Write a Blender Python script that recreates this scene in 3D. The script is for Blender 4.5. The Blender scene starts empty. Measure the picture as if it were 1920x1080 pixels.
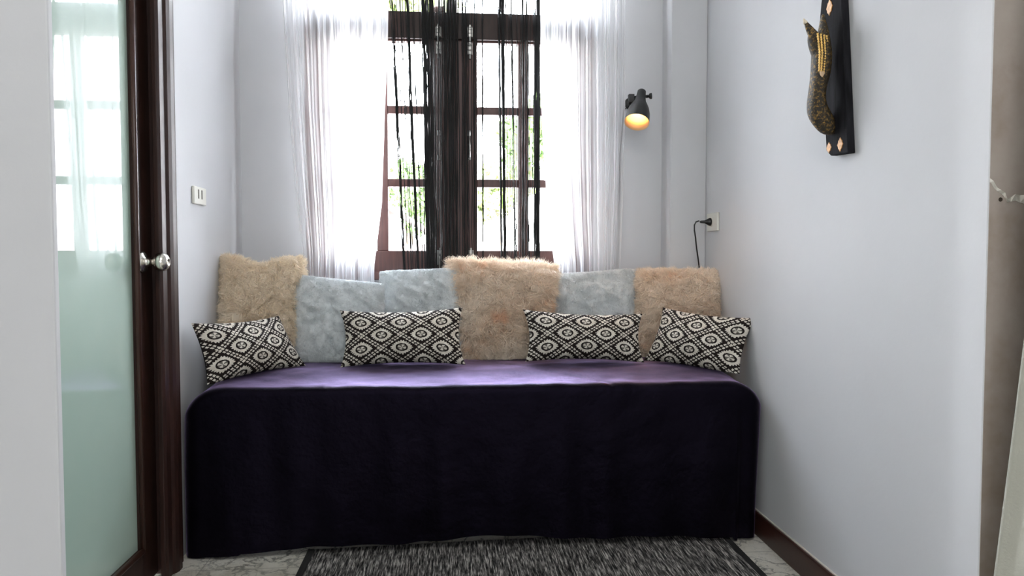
import bpy, bmesh, math, random
from mathutils import Vector, Matrix, noise
random.seed(7)
S = bpy.context.scene
C = S.collection
PI = math.pi
R = math.radians

# ------------------------------------------------------------------ camera
F_PX, YAW, PITCH = 1390.0, R(4.7), R(2.4)
cam_d = bpy.data.cameras.new('camera')
cam = bpy.data.objects.new('camera', cam_d)
C.objects.link(cam)
cam_d.sensor_width = 36.0
cam_d.lens = F_PX / 1920.0 * 36.0
cam_d.clip_start = 0.02
cam.location = (0, 0, 1.0)
cam.rotation_euler = (PI / 2 - PITCH, 0, -YAW)
S.camera = cam
_fw = Vector((math.sin(YAW) * math.cos(PITCH), math.cos(YAW) * math.cos(PITCH), -math.sin(PITCH)))
_rt = Vector((math.cos(YAW), -math.sin(YAW), 0))
_up = _rt.cross(_fw)

def at(x, y, X=None, Y=None, Z=None):
    """where the sight line of photo pixel (x, y) meets a plane of the room"""
    d = _fw + _rt * (x - 960) / F_PX - _up * (y - 540) / F_PX
    t = X / d.x if X is not None else (Y / d.y if Y is not None else (Z - 1.0) / d.z)
    return Vector((0, 0, 1)) + d * t

# ------------------------------------------------------------------ colour management
S.view_settings.view_transform = 'Standard'
S.view_settings.look = 'None'
S.view_settings.gamma = 1
S.view_settings.use_curve_mapping = False
S.view_settings.exposure = 0.52
S.cycles.max_bounces = 12
S.cycles.diffuse_bounces = 8
S.cycles.transparent_max_bounces = 40
S.cycles.transmission_bounces = 8
S.cycles.sample_clamp_indirect = 6
S.cycles.use_denoising = True
S.cycles.caustics_reflective = False
S.cycles.caustics_refractive = False

# ------------------------------------------------------------------ sky
SKY = 30.0
W = bpy.data.worlds.new('sky')
S.world = W
W.use_nodes = True
wn = W.node_tree
wn.nodes.clear()
wo = wn.nodes.new('ShaderNodeOutputWorld')
wb = wn.nodes.new('ShaderNodeBackground')
wb.inputs['Strength'].default_value = SKY
tc = wn.nodes.new('ShaderNodeTexCoord')
sx = wn.nodes.new('ShaderNodeSeparateXYZ')
wr = wn.nodes.new('ShaderNodeValToRGB')
wn.links.new(tc.outputs['Generated'], sx.inputs[0])
wn.links.new(sx.outputs['Z'], wr.inputs[0])
wr.color_ramp.elements[0].position = 0.0
wr.color_ramp.elements[0].color = (0.97, 0.98, 1.0, 1)
wr.color_ramp.elements[1].position = 0.8
wr.color_ramp.elements[1].color = (0.78, 0.87, 1.0, 1)
wn.links.new(wr.outputs[0], wb.inputs[0])
wn.links.new(wb.outputs[0], wo.inputs[0])

def area(name, loc, rot, sx_, sy_, power, col=(1, 1, 1), portal=False):
    l = bpy.data.lights.new(name, 'AREA')
    l.shape = 'RECTANGLE'
    l.size = sx_
    l.size_y = sy_
    l.energy = power
    l.color = col
    if portal:
        l.cycles.is_portal = True
    o = bpy.data.objects.new(name, l)
    o.location = loc
    o.rotation_euler = rot
    C.objects.link(o)
    return o

# portal in the opening of the big window; overhead and rear fill lights added, no such source in view
area('window_portal', (0, 3.42, 1.75), (-PI / 2, 0, 0), 1.35, 1.75, 1, portal=True)
area('overhead_fill', (0.1, 0.2, 2.8), (R(28), 0, 0), 0.9, 0.9, 16, (1.0, 0.98, 0.95))  # fill added to brighten cushions and floor, has no fixture
REAR = area('rear_fill', (0.25, -2.72, 1.55), (PI / 2, 0, 0), 2.6, 1.7, 34, (0.93, 0.96, 1.0))  # added fill in front of the blocked rear opening, not daylight through it

# ------------------------------------------------------------------ materials
def new_mat(name):
    m = bpy.data.materials.new(name)
    m.use_nodes = True
    nt = m.node_tree
    b = nt.nodes['Principled BSDF']
    return m, nt, b

class G:
    """small helper to write node maths"""
    def __init__(s, nt):
        s.nt = nt
    def n(s, t, **k):
        o = s.nt.nodes.new(t)
        for a, v in k.items():
            setattr(o, a, v)
        return o
    def m(s, op, a, b=None, c=None, clamp=False):
        o = s.n('ShaderNodeMath', operation=op, use_clamp=clamp)
        for i, v in enumerate((a, b, c)):
            if v is None:
                continue
            if isinstance(v, (int, float)):
                o.inputs[i].default_value = v
            else:
                s.nt.links.new(v, o.inputs[i])
        return o.outputs[0]
    def noise(s, vec, scale, detail=2.0, rough=0.5, out='Fac'):
        o = s.n('ShaderNodeTexNoise')
        o.inputs['Scale'].default_value = scale
        o.inputs['Detail'].default_value = detail
        o.inputs['Roughness'].default_value = rough
        if vec is not None:
            s.nt.links.new(vec, o.inputs['Vector'])
        return o.outputs[out]
    def mapping(s, vec, scale=(1, 1, 1), rot=(0, 0, 0)):
        o = s.n('ShaderNodeMapping')
        o.inputs['Scale'].default_value = scale
        o.inputs['Rotation'].default_value = rot
        s.nt.links.new(vec, o.inputs['Vector'])
        return o.outputs[0]
    def obj(s):
        return s.n('ShaderNodeTexCoord').outputs['Object']
    def uv(s):
        return s.n('ShaderNodeTexCoord').outputs['UV']
    def ramp(s, fac, stops):
        o = s.n('ShaderNodeValToRGB')
        e = o.color_ramp.elements
        e[0].position, e[0].color = stops[0][0], (*stops[0][1], 1)
        e[1].position, e[1].color = stops[-1][0], (*stops[-1][1], 1)
        for p, c in stops[1:-1]:
            q = e.new(p)
            q.color = (*c, 1)
        s.nt.links.new(fac, o.inputs[0])
        return o.outputs[0]
    def mix(s, fac, a, b):
        o = s.n('ShaderNodeMix', data_type='RGBA')
        for sock, v in ((o.inputs[0], fac), (o.inputs[6], a), (o.inputs[7], b)):
            if isinstance(v, (int, float)):
                sock.default_value = v
            elif isinstance(v, tuple):
                sock.default_value = (*v, 1)
            else:
                s.nt.links.new(v, sock)
        return o.outputs[2]
    def bump(s, h, strength, dist, b):
        o = s.n('ShaderNodeBump')
        o.inputs['Strength'].default_value = strength
        o.inputs['Distance'].default_value = dist
        s.nt.links.new(h, o.inputs['Height'])
        s.nt.links.new(o.outputs[0], b.inputs['Normal'])

def simple(name, col, rough=0.5, metal=0.0, var=0.0, vscale=8.0, bump=0.0, bscale=60.0, spec=0.5, emit=None):
    m, nt, b = new_mat(name)
    g = G(nt)
    b.inputs['Base Color'].default_value = (*col, 1)
    b.inputs['Roughness'].default_value = rough
    b.inputs['Metallic'].default_value = metal
    b.inputs['Specular IOR Level'].default_value = spec
    o = g.obj()
    if var:
        f = g.noise(o, vscale, 4)
        c0 = tuple(max(0, c * (1 - var)) for c in col)
        c1 = tuple(min(1, c * (1 + var)) for c in col)
        nt.links.new(g.ramp(f, [(0.3, c0), (0.7, c1)]), b.inputs['Base Color'])
    if bump:
        g.bump(g.noise(o, bscale, 4), bump, 0.01, b)
    if emit:
        b.inputs['Emission Color'].default_value = (*emit[0], 1)
        b.inputs['Emission Strength'].default_value = emit[1]
    return m

M = {}
M['paint'] = simple('wall_paint', (0.60, 0.605, 0.622), 0.75, var=0.02, vscale=3, bump=0.05, bscale=45)
M['ceiling_paint'] = simple('ceiling_paint', (0.82, 0.82, 0.81), 0.8, var=0.01)
M['white_plastic'] = simple('ivory_plastic', (0.72, 0.71, 0.64), 0.35)
M['slot'] = simple('socket_slot', (0.16, 0.15, 0.12), 0.6)
M['black_plastic'] = simple('black_plastic', (0.012, 0.012, 0.012), 0.4)
M['lamp_metal'] = simple('black_painted_metal', (0.013, 0.014, 0.014), 0.42)
M['chrome'] = simple('brushed_nickel', (0.72, 0.69, 0.63), 0.2, 1.0)
M['bolt'] = simple('dull_steel', (0.5, 0.5, 0.48), 0.4, 0.9)
M['rod'] = simple('dark_rod', (0.05, 0.04, 0.035), 0.4)

def wood(name, c0, c1, rough=0.35, sc=(14, 14, 1.2), spec=0.5):
    m, nt, b = new_mat(name)
    g = G(nt)
    v = g.mapping(g.obj(), sc)
    f = g.noise(v, 6, 6, 0.6)
    nt.links.new(g.ramp(f, [(0.3, c0), (0.7, c1)]), b.inputs['Base Color'])
    b.inputs['Roughness'].default_value = rough
    b.inputs['Specular IOR Level'].default_value = spec
    g.bump(f, 0.1, 0.003, b)
    return m
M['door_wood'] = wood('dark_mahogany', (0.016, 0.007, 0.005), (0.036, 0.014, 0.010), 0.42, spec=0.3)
M['window_wood'] = wood('mahogany', (0.06, 0.021, 0.017), (0.11, 0.040, 0.032), 0.4)
M['base_wood'] = wood('baseboard_wood', (0.030, 0.010, 0.007), (0.055, 0.018, 0.012), 0.35, (14, 1.2, 14))
M['board_wood'] = wood('black_lacquer_wood', (0.006, 0.006, 0.007), (0.020, 0.020, 0.024), 0.85, spec=0.12)

# beige unfinished wall
m, nt, b = new_mat('beige_wall')
g = G(nt)
o = g.obj()
c = g.ramp(g.noise(o, 5, 5, 0.6), [(0.32, (0.27, 0.215, 0.17)), (0.5, (0.35, 0.30, 0.265)), (0.68, (0.39, 0.35, 0.31))])
nt.links.new(c, b.inputs['Base Color'])
b.inputs['Roughness'].default_value = 0.85
g.bump(g.noise(o, 40, 4), 0.15, 0.01, b)
M['beige'] = m

# marble floor tiles
m, nt, b = new_mat('marble_tile')
g = G(nt)
o = g.obj()
wv = g.n('ShaderNodeVectorMath', operation='ADD')
nn = g.noise(o, 4, 6, 0.6, 'Color')
sc = g.n('ShaderNodeVectorMath', operation='SCALE')
sc.inputs['Scale'].default_value = 0.55
nt.links.new(nn, sc.inputs[0])
nt.links.new(o, wv.inputs[0])
nt.links.new(sc.outputs[0], wv.inputs[1])
def veins(scale, w):
    v = g.n('ShaderNodeTexVoronoi', feature='DISTANCE_TO_EDGE')
    v.inputs['Scale'].default_value = scale
    nt.links.new(wv.outputs[0], v.inputs['Vector'])
    return g.m('SUBTRACT', 1.0, g.m('DIVIDE', v.outputs['Distance'], w, clamp=True), clamp=True)
v1 = g.m('MULTIPLY', veins(7, 0.075), g.m('MULTIPLY', g.noise(o, 6, 3), 1.5, clamp=True))
v2 = g.m('MULTIPLY', veins(17, 0.05), g.m('MULTIPLY', g.m('SUBTRACT', g.noise(o, 9, 3), 0.35), 2.2, clamp=True))
vv = g.m('MAXIMUM', v1, g.m('MULTIPLY', v2, 0.8))
base = g.ramp(g.noise(o, 7, 5, 0.6), [(0.3, (0.50, 0.46, 0.38)), (0.5, (0.74, 0.71, 0.63)), (0.7, (0.84, 0.82, 0.76))])
col = g.mix(vv, base, (0.05, 0.05, 0.04))
br = g.n('ShaderNodeTexBrick')
br.offset = 0.0
br.inputs['Color1'].default_value = (0, 0, 0, 1)
br.inputs['Color2'].default_value = (0, 0, 0, 1)
br.inputs['Mortar'].default_value = (1, 1, 1, 1)
br.inputs['Scale'].default_value = 1.0
br.inputs['Mortar Size'].default_value = 0.002
br.inputs['Brick Width'].default_value = 0.4
br.inputs['Row Height'].default_value = 0.4
nt.links.new(o, br.inputs['Vector'])
col = g.mix(g.m('MULTIPLY', br.outputs['Color'], 0.6), col, (0.2, 0.19, 0.17))
nt.links.new(col, b.inputs['Base Color'])
b.inputs['Roughness'].default_value = 0.3
M['marble'] = m

# bedspread
m, nt, b = new_mat('purple_black_velvet')
g = G(nt)
o = g.obj()
pat = g.noise(o, 9, 4, 0.65)
nt.links.new(g.ramp(pat, [(0.35, (0.0015, 0.0012, 0.0017)), (0.65, (0.0028, 0.0022, 0.0036))]), b.inputs['Base Color'])
b.inputs['Roughness'].default_value = 0.45
b.inputs['Specular IOR Level'].default_value = 0.1
b.inputs['Specular Tint'].default_value = (0.62, 0.5, 1.0, 1)
b.inputs['Sheen Weight'].default_value = 0.2
b.inputs['Sheen Roughness'].default_value = 0.17
b.inputs['Sheen Tint'].default_value = (0.80, 0.62, 1.0, 1)
g.bump(g.noise(o, 11, 4, 0.6), 0.35, 0.02, b)
# the pile shines at grazing angles
gs = g.n('ShaderNodeBsdfGlossy')
gs.inputs['Roughness'].default_value = 0.45
gs.inputs['Color'].default_value = (0.76, 0.60, 1.0, 1)
nt.links.new(b.inputs['Normal'].links[0].from_socket, gs.inputs['Normal'])
lw = g.n('ShaderNodeLayerWeight')
fc = g.m('MULTIPLY', g.m('POWER', lw.outputs['Facing'], 5.0), g.m('ADD', 0.5, g.m('MULTIPLY', pat, 1.3)), clamp=True)
ms = g.n('ShaderNodeMixShader')
nt.links.new(fc, ms.inputs[0])
nt.links.new(b.outputs[0], ms.inputs[1])
nt.links.new(gs.outputs[0], ms.inputs[2])
nt.links.new(ms.outputs[0], nt.nodes['Material Output'].inputs['Surface'])
M['spread'] = m

# rug
m, nt, b = new_mat('woven_rug')
g = G(nt)
o = g.obj()
f = g.noise(g.mapping(o, (150, 9, 1)), 1.0, 3, 0.7)
f2 = g.noise(g.mapping(o, (260, 22, 1)), 1.0, 2, 0.6)
ff = g.m('ADD', g.m('MULTIPLY', f, 0.6), g.m('MULTIPLY', f2, 0.4))
nt.links.new(g.ramp(ff, [(0.42, (0.014, 0.014, 0.015)), (0.51, (0.12, 0.115, 0.11)), (0.62, (0.55, 0.52, 0.49))]), b.inputs['Base Color'])
b.inputs['Roughness'].default_value = 0.95
b.inputs['Specular IOR Level'].default_value = 0.1
g.bump(ff, 0.8, 0.01, b)
M['rug'] = m
M['rug_edge'] = simple('rug_black_binding', (0.012, 0.012, 0.012), 0.9, bump=0.3, bscale=300)

# fur and plush: colour comes from the cloth itself
def fur_mat(name, c0, c1, c2=None, rough=0.7, scale=7):
    m, nt, b = new_mat(name)
    g = G(nt)
    o = g.obj()
    stops = [(0.3, c0), (0.6, c1)]
    if c2:
        stops = [(0.28, c2), (0.38, c0), (0.62, c1)]
    rnd_ = g.n('ShaderNodeNewGeometry').outputs['Random Per Island']
    hs_ = g.n('ShaderNodeHueSaturation')
    nt.links.new(g.m('ADD', g.m('MULTIPLY', rnd_, 0.22), 0.88), hs_.inputs['Value'])
    nt.links.new(g.ramp(g.noise(o, scale, 3), stops), hs_.inputs['Color'])
    nt.links.new(hs_.outputs[0], b.inputs['Base Color'])
    b.inputs['Roughness'].default_value = rough
    b.inputs['Specular IOR Level'].default_value = 0.25
    b.inputs['Sheen Weight'].default_value = 0.3
    b.inputs['Subsurface Weight'].default_value = 0.0
    g.bump(g.noise(o, 90, 3), 0.4, 0.01, b)
    # strands let part of the light through
    tr = g.n('ShaderNodeBsdfTranslucent')
    nt.links.new(b.inputs['Base Color'].links[0].from_socket, tr.inputs['Color'])
    mx = g.n('ShaderNodeMixShader')
    mx.inputs[0].default_value = 0.26
    out = nt.nodes['Material Output']
    nt.links.new(b.outputs[0], mx.inputs[1])
    nt.links.new(tr.outputs[0], mx.inputs[2])
    nt.links.new(mx.outputs[0], out.inputs['Surface'])
    return m
M['tan_fur'] = fur_mat('tan_fur', (0.86, 0.745, 0.58), (0.95, 0.86, 0.72))
M['peach_fur'] = fur_mat('peach_fur', (0.89, 0.76, 0.62), (0.96, 0.87, 0.76), (0.90, 0.62, 0.42))
M['grey_plush'] = fur_mat('grey_plush', (0.66, 0.69, 0.695), (0.75, 0.77, 0.775), None, 0.8, 12)

# ikat pattern on the lumbar cushions (UV in metres)
m, nt, b = new_mat('ikat_fabric')
g = G(nt)
uv = g.uv()
wob = g.noise(uv, 55, 3, 0.7, 'Color')
sb = g.n('ShaderNodeVectorMath', operation='SUBTRACT')
sb.inputs[1].default_value = (0.5, 0.5, 0.5)
nt.links.new(wob, sb.inputs[0])
scl = g.n('ShaderNodeVectorMath', operation='SCALE')
scl.inputs['Scale'].default_value = 0.008
nt.links.new(sb.outputs[0], scl.inputs[0])
ad = g.n('ShaderNodeVectorMath', operation='ADD')
nt.links.new(uv, ad.inputs[0])
nt.links.new(scl.outputs[0], ad.inputs[1])
sp = g.n('ShaderNodeSeparateXYZ')
nt.links.new(ad.outputs[0], sp.inputs[0])
u, v = sp.outputs[0], sp.outputs[1]
PU, PV = 0.163, 0.108
un = g.m('DIVIDE', u, PU)
vn = g.m('DIVIDE', v, PV)
A = g.m('ADD', un, vn)
B = g.m('SUBTRACT', un, vn)
fa = g.m('SUBTRACT', g.m('FRACT', A), 0.5)      # -0.5..0.5, eye in the middle
fb = g.m('SUBTRACT', g.m('FRACT', B), 0.5)
aa, ab = g.m('ABSOLUTE', fa), g.m('ABSOLUTE', fb)
def band(d, along, centre, half, freq):
    near = g.m('LESS_THAN', g.m('ABSOLUTE', g.m('SUBTRACT', d, centre)), half)
    dash = g.m('LESS_THAN', g.m('FRACT', g.m('MULTIPLY', along, freq)), 0.66)
    return g.m('MULTIPLY', near, dash)
w = g.m('MAXIMUM', band(aa, B, 0.445, 0.034, 7.0), band(ab, A, 0.445, 0.034, 7.0))
eu = g.m('MULTIPLY', g.m('ADD', fa, fb), 0.5)
ev = g.m('MULTIPLY', g.m('SUBTRACT', fa, fb), 0.5)
aeu, aev = g.m('ABSOLUTE', eu), g.m('ABSOLUTE', ev)
rad = g.m('SQRT', g.m('ADD', g.m('MULTIPLY', eu, eu), g.m('MULTIPLY', g.m('MULTIPLY', ev, ev), 1.0)))
dia = g.m('ADD', aeu, aev)
shape = g.m('ADD', g.m('MULTIPLY', rad, 0.55), g.m('MULTIPLY', dia, 0.45))
ang = g.m('ARCTAN2', ev, eu)
jag = g.m('MULTIPLY', g.m('SINE', g.m('MULTIPLY', ang, 22.0)), 0.022)
shape = g.m('ADD', shape, jag)
eye = g.m('LESS_THAN', shape, 0.268)
ring = g.m('MULTIPLY', g.m('LESS_THAN', rad, 0.15), g.m('GREATER_THAN', rad, 0.105))
core = g.m('LESS_THAN', rad, 0.105)
petal = g.m('GREATER_THAN', g.m('SINE', g.m('MULTIPLY', ang, 4.0)), 0.1)
core_d = g.m('MULTIPLY', core, petal)
eye = g.m('MULTIPLY', eye, g.m('SUBTRACT', 1.0, g.m('MAXIMUM', g.m('MULTIPLY', ring, 1.0), g.m('MULTIPLY', core_d, 0.8))))
w = g.m('MAXIMUM', w, eye)
cream = g.ramp(g.noise(uv, 30, 3), [(0.3, (0.55, 0.50, 0.43)), (0.7, (0.80, 0.76, 0.68))])
nt.links.new(g.mix(w, (0.018, 0.013, 0.012), cream), b.inputs['Base Color'])
b.inputs['Roughness'].default_value = 0.9
b.inputs['Specular IOR Level'].default_value = 0.15
g.bump(g.m('ADD', g.m('MULTIPLY', w, 0.5), g.noise(uv, 400, 2)), 0.4, 0.002, b)
M['ikat'] = m
M['black_cloth'] = simple('black_cotton', (0.012, 0.011, 0.011), 0.9, spec=0.2)

# sheer curtain
m, nt, b = new_mat('white_sheer')
nt.nodes.remove(b)
g = G(nt)
uv = g.uv()
st = g.noise(g.mapping(uv, (60, 0.9, 1)), 1.0, 3, 0.6)
st2 = g.noise(g.mapping(uv, (14, 0.6, 1)), 1.0, 2, 0.5)
dens = g.m('ADD', g.m('MULTIPLY', st, 0.9), g.m('MULTIPLY', st2, 0.6))
dens = g.m('ADD', g.m('MULTIPLY', g.m('SUBTRACT', dens, 0.75), 1.6), 0.6, clamp=True)
dens = g.m('MINIMUM', g.m('MAXIMUM', dens, 0.10), 0.9)
tp = g.n('ShaderNodeBsdfTransparent')
df = g.n('ShaderNodeBsdfDiffuse')
df.inputs[0].default_value = (0.95, 0.95, 0.955, 1)
tl = g.n('ShaderNodeBsdfTranslucent')
tl.inputs[0].default_value = (0.97, 0.97, 0.975, 1)
mx1 = g.n('ShaderNodeMixShader')
mx1.inputs[0].default_value = 0.75
nt.links.new(df.outputs[0], mx1.inputs[1])
nt.links.new(tl.outputs[0], mx1.inputs[2])
mx2 = g.n('ShaderNodeMixShader')
nt.links.new(dens, mx2.inputs[0])
nt.links.new(tp.outputs[0], mx2.inputs[1])
nt.links.new(mx1.outputs[0], mx2.inputs[2])
nt.links.new(mx2.outputs[0], nt.nodes['Material Output'].inputs['Surface'])
M['sheer'] = m
M['cream_curtain'] = simple('cream_cloth', (0.44, 0.44, 0.385), 0.9, var=0.05, bump=0.2, bscale=200)
M['string'] = simple('black_string', (0.010, 0.010, 0.010), 0.7, spec=0.3)

# window glass
m, nt, b = new_mat('clear_glass')
nt.nodes.remove(b)
g = G(nt)
tp = g.n('ShaderNodeBsdfTransparent')
gl = g.n('ShaderNodeBsdfGlossy')
gl.inputs['Roughness'].default_value = 0.02
fr = g.n('ShaderNodeFresnel')
fr.inputs['IOR'].default_value = 1.45
mx = g.n('ShaderNodeMixShader')
geo = g.n('ShaderNodeNewGeometry')
front = g.m('MULTIPLY', fr.outputs[0], g.m('SUBTRACT', 1.0, geo.outputs['Backfacing']))
nt.links.new(front, mx.inputs[0])
nt.links.new(tp.outputs[0], mx.inputs[1])
nt.links.new(gl.outputs[0], mx.inputs[2])
nt.links.new(mx.outputs[0], nt.nodes['Material Output'].inputs['Surface'])
M['glass'] = m

# frosted door glass: etched body under a smooth face
m, nt, b = new_mat('frosted_mint_glass')
g = G(nt)
o = g.obj()
nt.links.new(g.ramp(g.noise(o, 3, 3), [(0.3, (0.37, 0.49, 0.42)), (0.7, (0.42, 0.53, 0.46))]), b.inputs['Base Color'])
b.inputs['Roughness'].default_value = 0.6
b.inputs['Specular IOR Level'].default_value = 0.2
b.inputs['Coat Weight'].default_value = 1.0
b.inputs['Coat Roughness'].default_value = 0.015
b.inputs['Coat IOR'].default_value = 1.42
M['frosted'] = m

# ------------------------------------------------------------------ mesh helpers
def tagp(o, label=None, cat=None, group=None, kind=None):
    for k, v in (('label', label), ('category', cat), ('group', group), ('kind', kind)):
        if v:
            o[k] = v
    return o

def world_of(o):
    return (world_of(o.parent) @ o.matrix_parent_inverse if o.parent else Matrix()) @ o.matrix_basis

def link(name, me, mat, parent=None, smooth=False):
    o = bpy.data.objects.new(name, me)
    C.objects.link(o)
    if mat:
        for mm in (mat if isinstance(mat, (list, tuple)) else [mat]):
            me.materials.append(mm)
    if smooth:
        for p in me.polygons:
            p.use_smooth = True
    if parent:
        o.parent = parent
        o.matrix_parent_inverse = world_of(parent).inverted()
    return o

def empty(name, loc=(0, 0, 0)):
    o = bpy.data.objects.new(name, None)
    o.location = loc
    o.empty_display_size = 0.05
    C.objects.link(o)
    return o

class MB:
    def __init__(s):
        s.v, s.f = [], []
    def box(s, a, b):
        x0, y0, z0 = (min(a[i], b[i]) for i in range(3))
        x1, y1, z1 = (max(a[i], b[i]) for i in range(3))
        n = len(s.v)
        s.v += [(x0, y0, z0), (x1, y0, z0), (x1, y1, z0), (x0, y1, z0), (x0, y0, z1), (x1, y0, z1), (x1, y1, z1), (x0, y1, z1)]
        s.f += [tuple(n + i for i in q) for q in ((0, 3, 2, 1), (4, 5, 6, 7), (0, 1, 5, 4), (1, 2, 6, 5), (2, 3, 7, 6), (3, 0, 4, 7))]
        return s
    def tube(s, pts, r, seg=8, cap=True):
        pts = [Vector(p) for p in pts]
        n0 = len(s.v)
        rr = r if isinstance(r, (list, tuple)) else [r] * len(pts)
        up = Vector((0.13, 0.21, 0.97)).normalized()
        for i, p in enumerate(pts):
            t = (pts[min(i + 1, len(pts) - 1)] - pts[max(i - 1, 0)]).normalized()
            a = t.cross(up)
            if a.length < 0.05:
                a = t.cross(Vector((1, 0, 0)))
            a.normalize()
            b_ = t.cross(a)
            for k in range(seg):
                th = 2 * PI * k / seg
                s.v.append(tuple(p + (a * math.cos(th) + b_ * math.sin(th)) * rr[i]))
        for i in range(len(pts) - 1):
            for k in range(seg):
                k2 = (k + 1) % seg
                s.f.append((n0 + i * seg + k, n0 + i * seg + k2, n0 + (i + 1) * seg + k2, n0 + (i + 1) * seg + k))
        if cap:
            s.f.append(tuple(n0 + k for k in range(seg))[::-1])
            s.f.append(tuple(n0 + (len(pts) - 1) * seg + k for k in range(seg)))
        return s
    def lathe(s, prof, origin, axis, seg=32, cap0=False, cap1=False):
        """prof: list of (along, radius)"""
        axis = Vector(axis).normalized()
        a = axis.cross(Vector((0.3, 0.9, 0.1))).normalized()
        b_ = axis.cross(a)
        n0 = len(s.v)
        for t, r in prof:
            for k in range(seg):
                th = 2 * PI * k / seg
                s.v.append(tuple(Vector(origin) + axis * t + (a * math.cos(th) + b_ * math.sin(th)) * r))
        for i in range(len(prof) - 1):
            for k in range(seg):
                k2 = (k + 1) % seg
                s.f.append((n0 + i * seg + k, n0 + i * seg + k2, n0 + (i + 1) * seg + k2, n0 + (i + 1) * seg + k))
        if cap0:
            s.f.append(tuple(n0 + k for k in range(seg))[::-1])
        if cap1:
            s.f.append(tuple(n0 + (len(prof) - 1) * seg + k for k in range(seg)))
        return s
    def prism(s, poly, off):
        """poly: list of 3-D points (a planar ring), extruded by off"""
        n = len(s.v)
        k = len(poly)
        off = Vector(off)
        s.v += [tuple(Vector(p)) for p in poly] + [tuple(Vector(p) + off) for p in poly]
        s.f.append(tuple(range(n, n + k))[::-1])
        s.f.append(tuple(range(n + k, n + 2 * k)))
        for i in range(k):
            j = (i + 1) % k
            s.f.append((n + i, n + j, n + k + j, n + k + i))
        return s
    def build(s, name, mat, parent=None, smooth=False, bevel=0.0, seg=2):
        me = bpy.data.meshes.new(name)
        me.from_pydata(s.v, [], s.f)
        bm = bmesh.new()
        bm.from_mesh(me)
        bmesh.ops.recalc_face_normals(bm, faces=bm.faces)
        bm.to_mesh(me)
        bm.free()
        me.update()
        o = link(name, me, mat, parent, smooth)
        if bevel:
            md = o.modifiers.new('bevel', 'BEVEL')
            md.width = bevel
            md.segments = seg
            md.limit_method = 'ANGLE'
            md.angle_limit = R(40)
        return o

def st(o):
    o['kind'] = 'structure'
    return o

# ------------------------------------------------------------------ room dimensions
XL, XR = -0.895, 1.10
YB, YC = 3.28, 3.14          # window wall, face of the column in the right corner
YN = 1.44                    # where the alcove opens into the room behind the camera
ZC = 2.9
XWL, XWR = -0.626, 0.634     # window opening
ZW0, ZW1 = 0.90, 2.50
XP = at(107, 540, Y=1.51).x                  # edge of the left partition

st(MB().box((-2.7, -2.9, -0.1), (2.8, YB + 0.2, 0)).build('floor', M['marble']))
st(MB().box((-2.7, -2.9, ZC), (2.8, YB + 0.2, ZC + 0.1)).build('ceiling', M['ceiling_paint']))
wb_ = MB()
wb_.box((XL - 0.2, YB, 0), (XWL, YB + 0.16, ZC))
wb_.box((XWR, YB, 0), (XR + 0.15, YB + 0.16, ZC))
wb_.box((XWL, YB, 0), (XWR, YB + 0.16, ZW0))
wb_.box((XWL, YB, ZW1), (XWR, YB + 0.16, ZC))
st(wb_.build('wall_back', M['paint']))
st(MB().box((0.942, YC, 0), (XR, YB, ZC)).build('wall_back_column', M['paint'], bevel=0.004))
st(MB().box((XR, YN + 0.0015, 0), (XR + 0.12, YB, ZC)).build('wall_right', M['paint'], bevel=0.004))
# left wall with the doorway
YD0, YD1 = 1.52, 2.42        # doorway
wl = MB()
wl.box((XL, YD1, 0), (XL - 0.14, YB, ZC))
wl.box((XL, YD0, 2.3), (XL - 0.14, YD1, ZC))
st(wl.build('wall_left', M['paint']))
st(MB().box((-2.6, YD0 - 0.02, 0), (XP, YD0, ZC)).build('wall_front_left', M['paint'], bevel=0.004))
st(MB().box((XR + 0.0005, YN, 0), (2.7, YN + 0.0014, ZC)).build('wall_front_right', M['beige']))
# the room behind the camera
st(MB().box((-2.7, -2.9, 0), (-2.6, YN, ZC)).build('wall_room_left', M['paint']))
st(MB().box((2.7, -2.9, 0), (2.8, YN + 0.12, ZC)).build('wall_room_right', M['paint']))
rw = MB()
rw.box((-2.7, -2.9, 0), (-1.05, -2.78, ZC)).box((1.55, -2.9, 0), (2.8, -2.78, ZC))
rw.box((-1.05, -2.9, 0), (1.55, -2.78, 0.7)).box((-1.05, -2.9, 2.4), (1.55, -2.78, ZC))
st(rw.build('wall_room_rear', M['paint']))
w2 = MB()
for x in (-1.05, -0.2, 0.65, 1.5):
    w2.box((x, -2.86, 0.7), (x + 0.05, -2.81, 2.4))
for z in (0.7, 1.9, 2.35):
    w2.box((-1.0, -2.86, z), (1.5, -2.81, z + 0.05))
st(w2.build('added_rear_window', M['window_wood']))  # unseen window, added as a place for the rear fill
st(MB().box((-1.05, -2.80, 0.7), (1.55, -2.785, 2.4)).build('rear_light_block', simple('light_block_white', (0.8, 0.8, 0.78), 0.9)))  # opaque box added to keep sky light out of the rear opening
# end face of the right wall is unfinished beige too: thin plaster skin, 3 mm thick
# baseboard
st(MB().box((XR - 0.012, YN, 0), (XR, YC, 0.085)).build('baseboard_right', M['base_wood'], bevel=0.004))
st(MB().box((XR - 0.005, YN + 0.001, 0.085), (XR, YC, 0.0885)).build('trim_1', simple('pale_caulk', (0.62, 0.58, 0.53), 0.7)))

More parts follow.
